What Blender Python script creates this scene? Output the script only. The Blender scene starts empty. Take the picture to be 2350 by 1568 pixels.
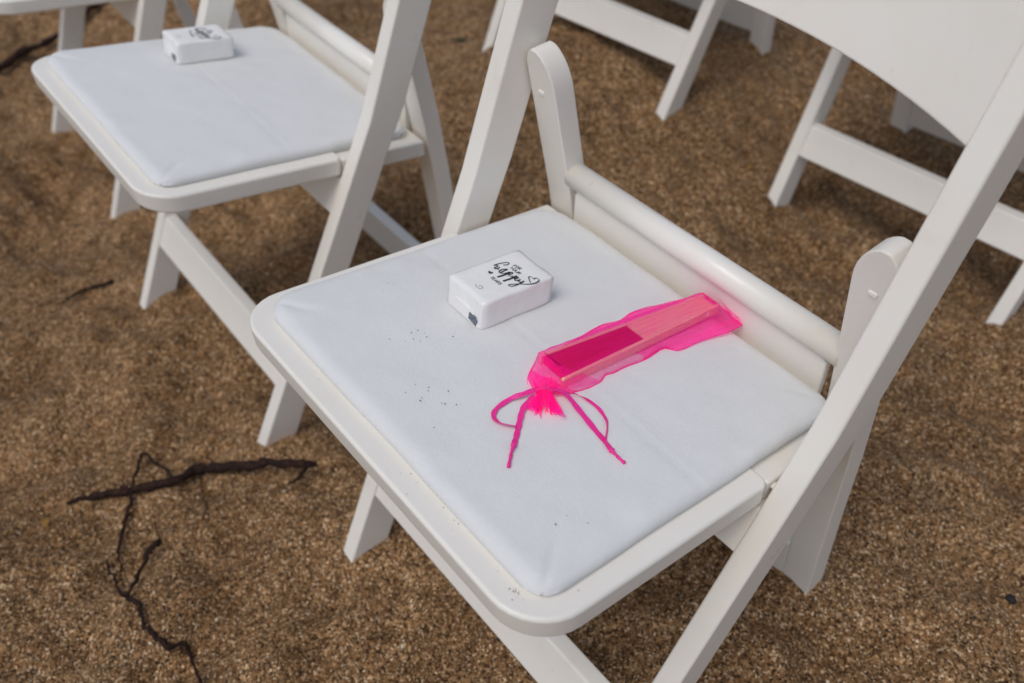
import bpy, bmesh, math, random
import numpy as np
from mathutils import Matrix, Vector

random.seed(7); rng = np.random.default_rng(11)
scene = bpy.context.scene
C = scene.collection

# ------------------------------------------------------------------ camera
CAM_LOC = (0.4184, -0.1817, 0.9698)
CAM_R = ((0.63071166, 0.7755967, -0.02554524),
         (0.53396769, -0.45763603, -0.71094851),
         (-0.56309974, 0.43476318, -0.70277995))
cam_data = bpy.data.cameras.new('camera')
cam = bpy.data.objects.new('camera', cam_data); C.objects.link(cam)
r0, r1, r2 = (Vector(v) for v in CAM_R)
m = Matrix.Identity(4)
for i in range(3):
    m[i][0] = r0[i]; m[i][1] = -r1[i]; m[i][2] = -r2[i]; m[i][3] = CAM_LOC[i]
cam.matrix_world = m
cam_data.sensor_width = 36.0
cam_data.lens = 2142.3 / 2350.0 * 36.0
cam_data.clip_start = 0.02; cam_data.clip_end = 500
cam_data.dof.use_dof = True
cam_data.dof.focus_distance = (Vector((0.045, 0.15, 0.43)) - Vector(CAM_LOC)).dot(r2)
cam_data.dof.aperture_fstop = 5.2
scene.camera = cam

# ------------------------------------------------------------------ sky and sun (soft overcast light)
SUN_EL, SUN_AZ = math.radians(64), math.radians(282)    # azimuth of the sun, measured from +X
world = bpy.data.worlds.new('World'); scene.world = world; world.use_nodes = True
nt = world.node_tree
sky = nt.nodes.new('ShaderNodeTexSky'); sky.sky_type = 'NISHITA'; sky.sun_disc = False
sky.sun_elevation = SUN_EL; sky.sun_rotation = math.pi / 2 - SUN_AZ
sky.air_density = 1.0; sky.dust_density = 2.0; sky.ozone_density = 1.0
hs = nt.nodes.new('ShaderNodeHueSaturation'); hs.inputs['Saturation'].default_value = 0.76
nt.links.new(sky.outputs[0], hs.inputs['Color'])
bg = nt.nodes['Background']; bg.inputs['Strength'].default_value = 0.105
nt.links.new(hs.outputs[0], bg.inputs['Color'])
sun_d = bpy.data.lights.new('sun', 'SUN'); sun_d.energy = 0.9; sun_d.angle = math.radians(28)
sun_d.color = (1.0, 0.985, 0.965)
sun = bpy.data.objects.new('sun', sun_d); C.objects.link(sun)
sd = Vector((math.cos(SUN_EL) * math.cos(SUN_AZ), math.cos(SUN_EL) * math.sin(SUN_AZ), math.sin(SUN_EL)))
sun.rotation_euler = sd.to_track_quat('Z', 'Y').to_euler()
sun.location = sd * 5
scene.view_settings.view_transform = 'Standard'; scene.view_settings.look = 'None'
scene.view_settings.gamma = 1.0; scene.view_settings.use_curve_mapping = False
scene.view_settings.exposure = 0.22
scene.cycles.max_bounces = 8; scene.cycles.transparent_max_bounces = 24

# ------------------------------------------------------------------ material helpers
def mat(name, rough=0.5, color=(0.8, 0.8, 0.8), spec=0.5):
    mt = bpy.data.materials.new(name); mt.use_nodes = True
    b = mt.node_tree.nodes['Principled BSDF']
    b.inputs['Base Color'].default_value = (*color, 1); b.inputs['Roughness'].default_value = rough
    b.inputs['Specular IOR Level'].default_value = spec
    return mt, mt.node_tree, b
def node(nt, kind, **kw):
    n = nt.nodes.new(kind)
    for k, v in kw.items():
        if hasattr(n, k): setattr(n, k, v)
        else: n.inputs[k].default_value = v
    return n
def ramp(nt, stops, fac, interp='LINEAR'):
    r = nt.nodes.new('ShaderNodeValToRGB'); r.color_ramp.interpolation = interp
    while len(r.color_ramp.elements) < len(stops): r.color_ramp.elements.new(0.5)
    for e, (p, c) in zip(r.color_ramp.elements, stops):
        e.position = p; e.color = (*c, 1) if len(c) == 3 else c
    nt.links.new(fac, r.inputs[0]); return r
def mixc(nt, a, b, fac, mode='MIX'):
    n = nt.nodes.new('ShaderNodeMix'); n.data_type = 'RGBA'; n.blend_type = mode
    for sock, v in ((n.inputs[0], fac), (n.inputs[6], a), (n.inputs[7], b)):
        if hasattr(v, 'node'): nt.links.new(v, sock)
        elif isinstance(v, (int, float)): sock.default_value = v
        else: sock.default_value = (*v, 1)
    return n.outputs[2]
def bump(nt, b, height, strength, dist, prev=None):
    n = nt.nodes.new('ShaderNodeBump'); n.inputs['Strength'].default_value = strength
    n.inputs['Distance'].default_value = dist; nt.links.new(height, n.inputs['Height'])
    if prev is not None: nt.links.new(prev, n.inputs['Normal'])
    nt.links.new(n.outputs[0], b.inputs['Normal']); return n.outputs[0]

def make_resin():
    mt, nt, b = mat('white_resin', 0.42, (0.80, 0.785, 0.75))
    tc = node(nt, 'ShaderNodeTexCoord')
    n1 = node(nt, 'ShaderNodeTexNoise', Scale=14.0, Detail=5.0, Roughness=0.6); nt.links.new(tc.outputs['Object'], n1.inputs[0])
    r = ramp(nt, [(0.35, (0.85, 0.805, 0.725)), (0.62, (0.835, 0.785, 0.695)), (0.8, (0.77, 0.70, 0.585))], n1.outputs[0])
    n2 = node(nt, 'ShaderNodeTexNoise', Scale=430.0, Detail=3.0, Roughness=0.7); nt.links.new(tc.outputs['Object'], n2.inputs[0])
    sp = ramp(nt, [(0.70, (1, 1, 1)), (0.78, (0.72, 0.62, 0.48))], n2.outputs[0])
    # sand dust clinging to the lower ends of the legs
    xyz = node(nt, 'ShaderNodeSeparateXYZ'); nt.links.new(tc.outputs['Object'], xyz.inputs[0])
    mr = node(nt, 'ShaderNodeMapRange'); mr.inputs[1].default_value = 0.02; mr.inputs[2].default_value = 0.14
    mr.inputs[3].default_value = 0.95; mr.inputs[4].default_value = 0.12; nt.links.new(xyz.outputs[2], mr.inputs[0])
    c = mixc(nt, r.outputs[0], sp.outputs[0], mr.outputs[0], 'MULTIPLY')
    mp = node(nt, 'ShaderNodeMapping'); mp.inputs['Scale'].default_value = (260.0, 90.0, 26.0); mp.inputs['Rotation'].default_value = (0.5, 0.2, 0.1); nt.links.new(tc.outputs['Object'], mp.inputs[0])
    n4 = node(nt, 'ShaderNodeTexNoise', Scale=1.0, Detail=3.0, Roughness=0.6); nt.links.new(mp.outputs[0], n4.inputs[0])
    sc = ramp(nt, [(0.70, (1, 1, 1)), (0.76, (0.80, 0.755, 0.69))], n4.outputs[0])
    n5 = node(nt, 'ShaderNodeTexNoise', Scale=7.0, Detail=2.0); nt.links.new(tc.outputs['Object'], n5.inputs[0])
    msk = ramp(nt, [(0.48, (0, 0, 0)), (0.62, (1, 1, 1))], n5.outputs[0])
    c = mixc(nt, c, sc.outputs[0], msk.outputs[0], 'MULTIPLY')
    nt.links.new(c, b.inputs['Base Color'])
    rr = ramp(nt, [(0.3, (0.27,) * 3), (0.7, (0.46,) * 3)], n1.outputs[0]); nt.links.new(rr.outputs[0], b.inputs['Roughness'])
    n3 = node(nt, 'ShaderNodeTexNoise', Scale=45.0, Detail=4.0); nt.links.new(tc.outputs['Object'], n3.inputs[0])
    bump(nt, b, n3.outputs[0], 0.12, 0.002)
    b.inputs['Subsurface Weight'].default_value = 0.08; b.inputs['Subsurface Radius'].default_value = (0.006, 0.005, 0.004)
    return mt
def make_vinyl():
    mt, nt, b = mat('white_vinyl', 0.55, (0.80, 0.815, 0.86), 0.35)
    tc = node(nt, 'ShaderNodeTexCoord')
    v = node(nt, 'ShaderNodeTexVoronoi', Scale=620.0); v.feature = 'DISTANCE_TO_EDGE'
    n0 = node(nt, 'ShaderNodeTexNoise', Scale=180.0, Detail=2.0); nt.links.new(tc.outputs['Object'], n0.inputs[0])
    mx = mixc(nt, tc.outputs['Object'], n0.outputs['Color'], 0.004); nt.links.new(mx, v.inputs['Vector'])
    r = ramp(nt, [(0.0, (0, 0, 0)), (0.28, (1, 1, 1))], v.outputs[0])
    n1 = node(nt, 'ShaderNodeTexNoise', Scale=30.0, Detail=4.0, Roughness=0.55); nt.links.new(tc.outputs['Object'], n1.inputs[0])
    p = bump(nt, b, r.outputs[0], 0.20, 0.0008)
    bump(nt, b, n1.outputs[0], 0.16, 0.006, p)
    n2 = node(nt, 'ShaderNodeTexNoise', Scale=9.0, Detail=6.0, Roughness=0.65); nt.links.new(tc.outputs['Object'], n2.inputs[0])
    cr = ramp(nt, [(0.35, (0.755, 0.75, 0.725)), (0.62, (0.74, 0.73, 0.705)), (0.80, (0.68, 0.655, 0.605))], n2.outputs[0])
    nt.links.new(cr.outputs[0], b.inputs['Base Color'])
    return mt
def make_sand():
    mt, nt, b = mat('beach_sand', 0.9, (0.25, 0.16, 0.09), 0.2)
    tc = node(nt, 'ShaderNodeTexCoord'); P = tc.outputs['Object']
    v1 = node(nt, 'ShaderNodeTexVoronoi', Scale=430.0); nt.links.new(P, v1.inputs['Vector'])
    v2 = node(nt, 'ShaderNodeTexVoronoi', Scale=210.0); nt.links.new(P, v2.inputs['Vector'])
    sep = node(nt, 'ShaderNodeSeparateColor'); nt.links.new(v1.outputs['Color'], sep.inputs[0])
    g = ramp(nt, [(0.0, (0.020, 0.012, 0.007)), (0.14, (0.091, 0.047, 0.019)), (0.32, (0.213, 0.127, 0.056)), (0.48, (0.329, 0.209, 0.104)),
                  (0.62, (0.232, 0.119, 0.049)), (0.80, (0.403, 0.270, 0.144)), (0.93, (0.573, 0.429, 0.274)), (1.0, (0.830, 0.682, 0.502))], sep.outputs[0])
    sep2 = node(nt, 'ShaderNodeSeparateColor'); nt.links.new(v2.outputs['Color'], sep2.inputs[0])
    g2 = ramp(nt, [(0.0, (0.45, 0.42, 0.40)), (0.3, (0.9, 0.86, 0.82)), (0.7, (1.1, 1.06, 1.0)), (1.0, (1.45, 1.38, 1.28))], sep2.outputs[1])
    gm = mixc(nt, g.outputs[0], (0.235, 0.155, 0.083), 0.06)
    c = mixc(nt, gm, g2.outputs[0], 0.75, 'MULTIPLY')
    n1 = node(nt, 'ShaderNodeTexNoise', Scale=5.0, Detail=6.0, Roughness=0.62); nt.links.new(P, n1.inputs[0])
    damp_relief = ramp(nt, [(0.34, (0.70, 0.67, 0.64)), (0.54, (1.0, 1.0, 1.0)), (0.72, (1.18, 1.18, 1.18))], n1.outputs[0])  # damp patches, also painting in the soft shade of dimples at random
    c = mixc(nt, c, damp_relief.outputs[0], 1.0, 'MULTIPLY')
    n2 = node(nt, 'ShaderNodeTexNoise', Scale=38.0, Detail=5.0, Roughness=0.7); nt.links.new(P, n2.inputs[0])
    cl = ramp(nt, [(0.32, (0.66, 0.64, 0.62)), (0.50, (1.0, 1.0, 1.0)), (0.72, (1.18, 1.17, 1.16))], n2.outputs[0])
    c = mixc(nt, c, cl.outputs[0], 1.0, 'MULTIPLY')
    c = mixc(nt, c, (0.94, 0.865, 0.79), 1.0, 'MULTIPLY')
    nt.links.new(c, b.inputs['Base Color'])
    inv = node(nt, 'ShaderNodeMath', operation='SUBTRACT'); inv.inputs[0].default_value = 1.0; nt.links.new(v1.outputs['Distance'], inv.inputs[1])
    p = bump(nt, b, inv.outputs[0], 0.7, 0.0016)
    p = bump(nt, b, n2.outputs[0], 0.6, 0.012, p)
    return mt
def make_grain():
    mt, nt, b = mat('sand_grain', 0.7, (0.3, 0.2, 0.12), 0.3)
    gi = node(nt, 'ShaderNodeNewGeometry')
    g = ramp(nt, [(0.0, (0.015, 0.010, 0.007)), (0.2, (0.104, 0.052, 0.020)), (0.42, (0.226, 0.132, 0.058)), (0.66, (0.354, 0.226, 0.112)),
                  (0.84, (0.488, 0.341, 0.195)), (0.95, (0.671, 0.528, 0.363)), (1.0, (0.900, 0.770, 0.586))], gi.outputs['Random Per Island'])
    nt.links.new(g.outputs[0], b.inputs['Base Color']); return mt
def make_bark():
    mt, nt, b = mat('dry_bark', 0.85, (0.05, 0.02, 0.012), 0.2)
    tc = node(nt, 'ShaderNodeTexCoord')
    n = node(nt, 'ShaderNodeTexNoise', Scale=160.0, Detail=5.0); nt.links.new(tc.outputs['Object'], n.inputs[0])
    r = ramp(nt, [(0.3, (0.010, 0.006, 0.005)), (0.6, (0.034, 0.015, 0.010)), (0.8, (0.075, 0.036, 0.022))], n.outputs[0])
    nt.links.new(r.outputs[0], b.inputs['Base Color']); bump(nt, b, n.outputs[0], 0.8, 0.003); return mt
def make_organza():
    mt = bpy.data.materials.new('pink_organza'); mt.use_nodes = True
    nt = mt.node_tree; nt.nodes.clear()
    out = node(nt, 'ShaderNodeOutputMaterial')
    tr = node(nt, 'ShaderNodeBsdfTransparent'); tr.inputs[0].default_value = (1.0, 0.93, 0.985, 1)
    di = node(nt, 'ShaderNodeBsdfDiffuse'); di.inputs[0].default_value = (1.35, 0.025, 0.54, 1)
    tl = node(nt, 'ShaderNodeBsdfTranslucent'); tl.inputs[0].default_value = (1.35, 0.03, 0.62, 1)
    gl = node(nt, 'ShaderNodeBsdfGlossy'); gl.inputs['Roughness'].default_value = 0.35; gl.inputs[0].default_value = (1.0, 0.45, 0.8, 1)
    tc = node(nt, 'ShaderNodeTexCoord')
    n = node(nt, 'ShaderNodeTexNoise', Scale=60.0, Detail=3.0); nt.links.new(tc.outputs['Object'], n.inputs[0])
    m1 = node(nt, 'ShaderNodeMixShader'); m1.inputs[0].default_value = 0.55
    nt.links.new(di.outputs[0], m1.inputs[1]); nt.links.new(tl.outputs[0], m1.inputs[2])
    m2 = node(nt, 'ShaderNodeMixShader'); m2.inputs[0].default_value = 0.05
    nt.links.new(m1.outputs[0], m2.inputs[1]); nt.links.new(gl.outputs[0], m2.inputs[2])
    lw = node(nt, 'ShaderNodeLayerWeight'); lw.inputs['Blend'].default_value = 0.35   # a mesh weave closes up at a glancing angle
    mr = node(nt, 'ShaderNodeMapRange'); mr.inputs[1].default_value = 0.0; mr.inputs[2].default_value = 1.0
    mr.inputs[3].default_value = 0.22; mr.inputs[4].default_value = 0.76; nt.links.new(lw.outputs['Facing'], mr.inputs[0])
    m3 = node(nt, 'ShaderNodeMixShader'); 
    mp = node(nt, 'ShaderNodeMapping'); mp.inputs['Scale'].default_value = (150.0, 24.0, 60.0); mp.inputs['Rotation'].default_value = (0, 0, 0.25); nt.links.new(tc.outputs['Object'], mp.inputs[0])
    nw = node(nt, 'ShaderNodeTexNoise', Scale=1.0, Detail=3.0, Distortion=0.8); nt.links.new(mp.outputs[0], nw.inputs[0])
    fold = ramp(nt, [(0.40, (0, 0, 0)), (0.64, (0.07,) * 3)], nw.outputs[0])      # crumpled folds lie double
    ad = node(nt, 'ShaderNodeMath', operation='ADD'); nt.links.new(mr.outputs[0], ad.inputs[0]); nt.links.new(fold.outputs[0], ad.inputs[1])
    nt.links.new(ad.outputs[0], m3.inputs[0])
    nt.links.new(tr.outputs[0], m3.inputs[1]); nt.links.new(m2.outputs[0], m3.inputs[2])
    nt.links.new(m3.outputs[0], out.inputs[0]); return mt
def make_simple(name, color, rough, scale=None, dark=0.8, bmp=0.0, spec=0.4):
    mt, nt, b = mat(name, rough, color, spec)
    if scale:
        tc = node(nt, 'ShaderNodeTexCoord')
        n = node(nt, 'ShaderNodeTexNoise', Scale=scale, Detail=4.0); nt.links.new(tc.outputs['Object'], n.inputs[0])
        r = ramp(nt, [(0.3, tuple(c * dark for c in color)), (0.65, color)], n.outputs[0])
        nt.links.new(r.outputs[0], b.inputs['Base Color'])
        if bmp: bump(nt, b, n.outputs[0], bmp, 0.002)
    return mt
def make_wood():
    mt, nt, b = mat('fan_wood', 0.55, (0.75, 0.48, 0.25), 0.3)
    tc = node(nt, 'ShaderNodeTexCoord')
    mp = node(nt, 'ShaderNodeMapping'); mp.inputs['Scale'].default_value = (1400.0, 40.0, 900.0); nt.links.new(tc.outputs['Object'], mp.inputs[0])
    n = node(nt, 'ShaderNodeTexNoise', Scale=1.0, Detail=4.0); nt.links.new(mp.outputs[0], n.inputs[0])
    r = ramp(nt, [(0.3, (0.70, 0.45, 0.24)), (0.7, (0.86, 0.64, 0.40))], n.outputs[0])
    nt.links.new(r.outputs[0], b.inputs['Base Color']); return mt

M = dict(resin=make_resin(), vinyl=make_vinyl(), sand=make_sand(), grain=make_grain(), bark=make_bark(), organza=make_organza(), wood=make_wood(),
         paper=make_simple('tissue_wrap', (0.88, 0.855, 0.815), 0.24, 90.0, 0.96, 0.35, 0.5),
         ink=make_simple('black_ink', (0.018, 0.03, 0.035), 0.5), sticker=make_simple('grey_sticker', (0.16, 0.19, 0.23), 0.4, 300.0, 0.5),
         crimson=make_simple('fan_fabric', (0.80, 0.004, 0.045), 0.8, 500.0, 0.85),
         ribbon=make_simple('satin_ribbon', (1.0, 0.03, 0.33), 0.38, 900.0, 0.78, 0.3),
         ruffle=make_simple('gathered_organza', (0.92, 0.012, 0.27), 0.6, 400.0, 0.8, 0.3),
         metal=make_simple('rivet_metal', (0.75, 0.72, 0.68), 0.35), leaf=make_simple('dead_leaf', (0.045, 0.05, 0.02), 0.8, 200.0, 0.6),
         petal=make_simple('red_petal', (0.62, 0.02, 0.07), 0.6, 200.0, 0.8), ochre=make_simple('ochre_leaf', (0.30, 0.15, 0.03), 0.8, 200.0, 0.6),
         pebble=make_simple('black_pebble', (0.012, 0.012, 0.014), 0.7, 300.0, 0.6, 0.4))

# ------------------------------------------------------------------ mesh helpers
def link(name, bm_or_mesh, material, parent=None, matrix=None, smooth=True, bevel=0.0, seg=2, wn=True):
    if isinstance(bm_or_mesh, bmesh.types.BMesh):
        me = bpy.data.meshes.new(name)
        bmesh.ops.recalc_face_normals(bm_or_mesh, faces=bm_or_mesh.faces[:])
        bm_or_mesh.to_mesh(me); bm_or_mesh.free()
    else: me = bm_or_mesh
    me.materials.append(material)
    if smooth: me.polygons.foreach_set('use_smooth', [True] * len(me.polygons))
    o = bpy.data.objects.new(name, me); C.objects.link(o)
    if bevel:
        b = o.modifiers.new('bevel', 'BEVEL'); b.width = bevel; b.segments = seg; b.limit_method = 'ANGLE'; b.angle_limit = math.radians(32)
        if wn: w = o.modifiers.new('normals', 'WEIGHTED_NORMAL'); w.keep_sharp = False
    if parent is not None: o.parent = parent
    if matrix is not None: o.matrix_world = matrix
    return o
def prism(bm, pts, fn0, fn1):
    """close a prism between two images of one outline"""
    a = [bm.verts.new(fn0(p)) for p in pts]; b = [bm.verts.new(fn1(p)) for p in pts]
    n = len(pts); bm.faces.new(a); bm.faces.new(b[::-1])
    for i in range(n): bm.faces.new((a[i], a[(i + 1) % n], b[(i + 1) % n], b[i]))
def strip_prism(bm, A, B, f0, f1):
    """solid between two edge lines A and B (equal length), from side f0 to side f1, all quads"""
    n = len(A); a0 = [bm.verts.new(f0(p)) for p in A]; b0 = [bm.verts.new(f0(p)) for p in B]
    a1 = [bm.verts.new(f1(p)) for p in A]; b1 = [bm.verts.new(f1(p)) for p in B]
    for i in range(n - 1):
        bm.faces.new((a0[i], a0[i + 1], b0[i + 1], b0[i])); bm.faces.new((a1[i], b1[i], b1[i + 1], a1[i + 1]))
        bm.faces.new((a0[i], a1[i], a1[i + 1], a0[i + 1])); bm.faces.new((b0[i], b0[i + 1], b1[i + 1], b1[i]))
    bm.faces.new((a0[0], b0[0], b1[0], a1[0])); bm.faces.new((a0[-1], a1[-1], b1[-1], b0[-1]))
def box(bm, x0, x1, y0, y1, z0, z1, f=lambda p: p):
    prism(bm, [(x0, y0), (x1, y0), (x1, y1), (x0, y1)], lambda p: f((p[0], p[1], z0)), lambda p: f((p[0], p[1], z1)))
def tube(bm, pts, radii, n=8, cap=True):
    pts = [Vector(p) for p in pts]; rings = []
    up = Vector((0.13, 0.21, 0.97))
    for i, p in enumerate(pts):
        d = (pts[min(i + 1, len(pts) - 1)] - pts[max(i - 1, 0)]).normalized()
        s = d.cross(up)
        if s.length < 1e-4: s = d.cross(Vector((1, 0, 0)))
        s.normalize(); u = s.cross(d)
        rings.append([bm.verts.new(p + float(radii[i]) * (math.cos(2 * math.pi * k / n) * s + math.sin(2 * math.pi * k / n) * u)) for k in range(n)])
    for a, b in zip(rings, rings[1:]):
        for k in range(n): bm.faces.new((a[k], a[(k + 1) % n], b[(k + 1) % n], b[k]))
    if cap: bm.faces.new(rings[0][::-1]); bm.faces.new(rings[-1])
def smooth_path(pts, sub=6):
    """Catmull-Rom through tuples of any length"""
    P = [np.array(p, float) for p in pts]; P = [2 * P[0] - P[1]] + P + [2 * P[-1] - P[-2]]; out = []
    for i in range(1, len(P) - 2):
        for k in range(sub):
            t = k / sub
            out.append(0.5 * ((2 * P[i]) + (-P[i - 1] + P[i + 1]) * t + (2 * P[i - 1] - 5 * P[i] + 4 * P[i + 1] - P[i + 2]) * t * t
                              + (-P[i - 1] + 3 * P[i] - 3 * P[i + 1] + P[i + 2]) * t ** 3))
    out.append(P[-2]); return [tuple(v) for v in out]
_lat = rng.random((256, 256))
def vnoise(x, y, freq, seed=0):
    x = np.asarray(x) * freq + seed * 17.31; y = np.asarray(y) * freq + seed * 9.77
    xi = np.floor(x).astype(int); yi = np.floor(y).astype(int); fx = x - xi; fy = y - yi
    fx = fx ** 3 * (fx * (fx * 6 - 15) + 10); fy = fy ** 3 * (fy * (fy * 6 - 15) + 10)
    L = lambda a, b: _lat[a % 256, b % 256]
    return ((L(xi, yi) * (1 - fx) + L(xi + 1, yi) * fx) * (1 - fy) + (L(xi, yi + 1) * (1 - fx) + L(xi + 1, yi + 1) * fx) * fy) * 2 - 1
def tag(o, label, cat, group=None, kind=None):
    if label: o['label'] = label
    if cat: o['category'] = cat
    if group: o['group'] = group
    if kind: o['kind'] = kind
    return o

# ------------------------------------------------------------------ where the chairs stand (x, y, turn, z, pitch, roll)
SPOTS = dict(A=(0, 0, 0, 0, 0.0207, 0.0116), B=(-0.6614, 0.0112, -0.0127, -0.0486, -0.0083, 0.0184),
             C=(-1.3878, 0.0818, -0.0581, -0.1009, 0.039, -0.0365), D=(-0.7266, 0.8204, 0.1409, 0.0946, -0.0239, 0.0359),
             E=(-0.1211, 0.9311, 0.0657, -0.0041, 0.0009, -0.0023))
PIV = Vector((0, 0.25, 0))
def chair_matrix(k):                       # places the chair's base (0, 0.25, 0)
    x, y, r, z, p, q = SPOTS[k]
    return Matrix.Translation((x, y, z)) @ Matrix.Rotation(r, 4, 'Z') @ Matrix.Translation(PIV) @ Matrix.Rotation(q, 4, 'Y') @ Matrix.Rotation(p, 4, 'X')
XO, TH, YF, S1, S2, ZB = 0.2225, 0.0215, 0.0318, 0.5164, 0.4154, 0.4483
H, SL = 0.4438, (0.3782 - 0.4438) / 0.3504     # seat plane: height at the front edge and its fall towards the back
def uy(z):
    b = ZB
    return YF + (S1 * z if z < b else S1 * b + S2 * (z - b))
FX = 0.0111
def splay(x, z): return x - math.copysign(FX * max(0.0, min(1.0, 1 - z / 0.45)), x)
FEET = [(-XO, YF + .03), (XO, YF + .03), (-0.175, 0.41), (0.175, 0.41)]

# ------------------------------------------------------------------ sand
foot_pts = []
for k in SPOTS:
    mk = chair_matrix(k)
    for fx_, fy_ in FEET:
        w = mk @ (Vector((splay(fx_, 0), fy_, 0)) - PIV); w.z += 0.036 if (k == 'A' and fx_ > 0 and fy_ > .3) else 0; foot_pts.append(tuple(w))
foot_pts += [(0.5, -0.3, 0.0), (-0.4, -0.15, -0.018), (-0.3, -0.5, -0.015), (-0.9, -0.1, -0.065), (0.5, 0.6, 0.0), (-1.15, 0.9, 0.02), (-0.3, 0.55, 0.0),
             (-1.9, 0.1, -0.14), (-1.9, 0.6, -0.09), (-1.35, 0.75, -0.02), (0.8, 1.4, 0.0), (-0.3, 1.9, 0.05), (-0.9, 1.7, 0.06)]
FP = np.array(foot_pts)
_d = np.sqrt(((FP[:, None, :2] - FP[None, :, :2]) ** 2).sum(-1)); SIG = 0.34
_w = np.linalg.solve(np.exp(-(_d / SIG) ** 2) + 0.02 * np.eye(len(FP)), FP[:, 2])
_prints = []
for _ in range(230):
    _prints.append((random.uniform(-2.6, 1.2), random.uniform(-0.9, 2.6), random.uniform(0, math.pi), random.uniform(0.05, 0.13), random.uniform(0.03, 0.055), random.uniform(0.005, 0.022)))
def sand_base(x, y):
    x = np.asarray(x, float); y = np.asarray(y, float); z = np.zeros_like(x)
    for (fx_, fy_, _z), w in zip(FP, _w): z = z + w * np.exp(-((x - fx_) ** 2 + (y - fy_) ** 2) / SIG ** 2)
    return z
def sand_h(x, y):
    x = np.asarray(x, float); y = np.asarray(y, float); z = sand_base(x, y)
    damp_relief = np.ones_like(z)
    for fx_, fy_, _z in FP[:20]: damp_relief = damp_relief * (1 - 0.75 * np.exp(-((x - fx_) ** 2 + (y - fy_) ** 2) / 0.07 ** 2))
    rel = 0.017 * vnoise(x, y, 4.5, 1) + 0.0190 * vnoise(x, y, 9, 2) + 0.0105 * vnoise(x, y, 24, 3) + 0.0034 * vnoise(x, y, 60, 4) + 0.0009 * vnoise(x, y, 130, 5)
    for px, py, a, l, w, dp in _prints:
        u = (x - px) * math.cos(a) + (y - py) * math.sin(a); v = -(x - px) * math.sin(a) + (y - py) * math.cos(a)
        e = (u / l) ** 2 + (v / w) ** 2
        m_ = e < 9
        if m_.any() if hasattr(m_, 'any') else m_:
            rel = rel - np.where(m_, dp * np.exp(-e) - 0.35 * dp * np.exp(-((np.sqrt(e) - 1.5) / 0.4) ** 2), 0)
    far = np.clip((np.hypot(x + 0.7, y - 0.8) - 2.5) / 6, 0, 1)
    for fx_, fy_, _z in FP[:20]: z = z + 0.013 * np.exp(-((x - fx_) ** 2 + (y - fy_) ** 2) / 0.042 ** 2) * (1 + .5 * vnoise(x, y, 30, 12))
    return z + rel * damp_relief * (1 - far)
def axis(lo, hi, step, far):
    a = list(np.arange(lo, hi, step)); s = step; right = []; p = a[-1]
    while p < far: s *= 1.18; p += s; right.append(p)
    s = step; left = []; p = a[0]
    while p > -far: s *= 1.18; p -= s; left.append(p)
    return np.array(left[::-1] + a + right)
ax = axis(-2.3, 0.75, 0.005, 120.0); ay = axis(-0.65, 2.3, 0.005, 120.0)
X, Y = np.meshgrid(ax, ay); Z = sand_h(X, Y)
nx, ny = len(ax), len(ay)
me = bpy.data.meshes.new('sand')
me.vertices.add(nx * ny); me.vertices.foreach_set('co', np.stack([X, Y, Z], -1).astype(np.float32).ravel())
i = (np.arange(ny - 1)[:, None] * nx + np.arange(nx - 1)[None, :]).ravel()
quads = np.stack([i, i + 1, i + 1 + nx, i + nx], -1).astype(np.int32)
me.loops.add(quads.size); me.loops.foreach_set('vertex_index', quads.ravel())
me.polygons.add(len(quads)); me.polygons.foreach_set('loop_start', np.arange(0, quads.size, 4, dtype=np.int32))
me.update(calc_edges=True)
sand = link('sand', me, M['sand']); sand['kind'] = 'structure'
def sand_at(x, y): return float(sand_h(np.array([x]), np.array([y]))[0])

# loose coarse grains lying on top of the sand sheet
def grains(n, xr, yr, smin, smax):
    gx = rng.uniform(*xr, n); gy = rng.uniform(*yr, n); gz = sand_h(gx, gy)
    base = np.array([(1, 0, 0), (-1, 0, 0), (0, 1, 0), (0, -1, 0), (0, 0, 1), (0, 0, -1)], float)
    f = np.array([(0, 2, 4), (2, 1, 4), (1, 3, 4), (3, 0, 4), (2, 0, 5), (1, 2, 5), (3, 1, 5), (0, 3, 5)])
    s = rng.uniform(smin, smax, (n, 1, 1)) * rng.uniform(0.55, 1.3, (n, 6, 1))
    a = rng.uniform(0, 6.28, n); ca, sa = np.cos(a), np.sin(a)
    v = base[None] * s
    v = np.stack([v[..., 0] * ca[:, None] - v[..., 1] * sa[:, None], v[..., 0] * sa[:, None] + v[..., 1] * ca[:, None], v[..., 2] * 0.8], -1)
    v += np.stack([gx, gy, gz + 0.0002], -1)[:, None, :]
    return v.reshape(-1, 3), (f[None] + (np.arange(n) * 6)[:, None, None]).reshape(-1, 3)
parts = [grains(120000, (-1.2, 0.75), (-0.5, 1.3), 0.0006, 0.0014), grains(20000, (-2.2, 0.5), (-0.2, 2.1), 0.0008, 0.0019), grains(6000, (-1.6, 0.7), (-0.4, 1.6), 0.0013, 0.0030)]
off = 0; vs = []; fs = []
for v, f in parts: vs.append(v); fs.append(f + off); off += len(v)
vs = np.concatenate(vs).astype(np.float32); fs = np.concatenate(fs).astype(np.int32)
me = bpy.data.meshes.new('sand_grains')
me.vertices.add(len(vs)); me.vertices.foreach_set('co', vs.ravel())
me.loops.add(fs.size); me.loops.foreach_set('vertex_index', fs.ravel())
me.polygons.add(len(fs)); me.polygons.foreach_set('loop_start', np.arange(0, fs.size, 3, dtype=np.int32))
me.update(calc_edges=True)
gr = link('sand_grains', me, M['grain'], smooth=False)
tag(gr, 'loose coarse brown grains scattered over the beach sand', 'sand', kind='stuff')

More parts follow.
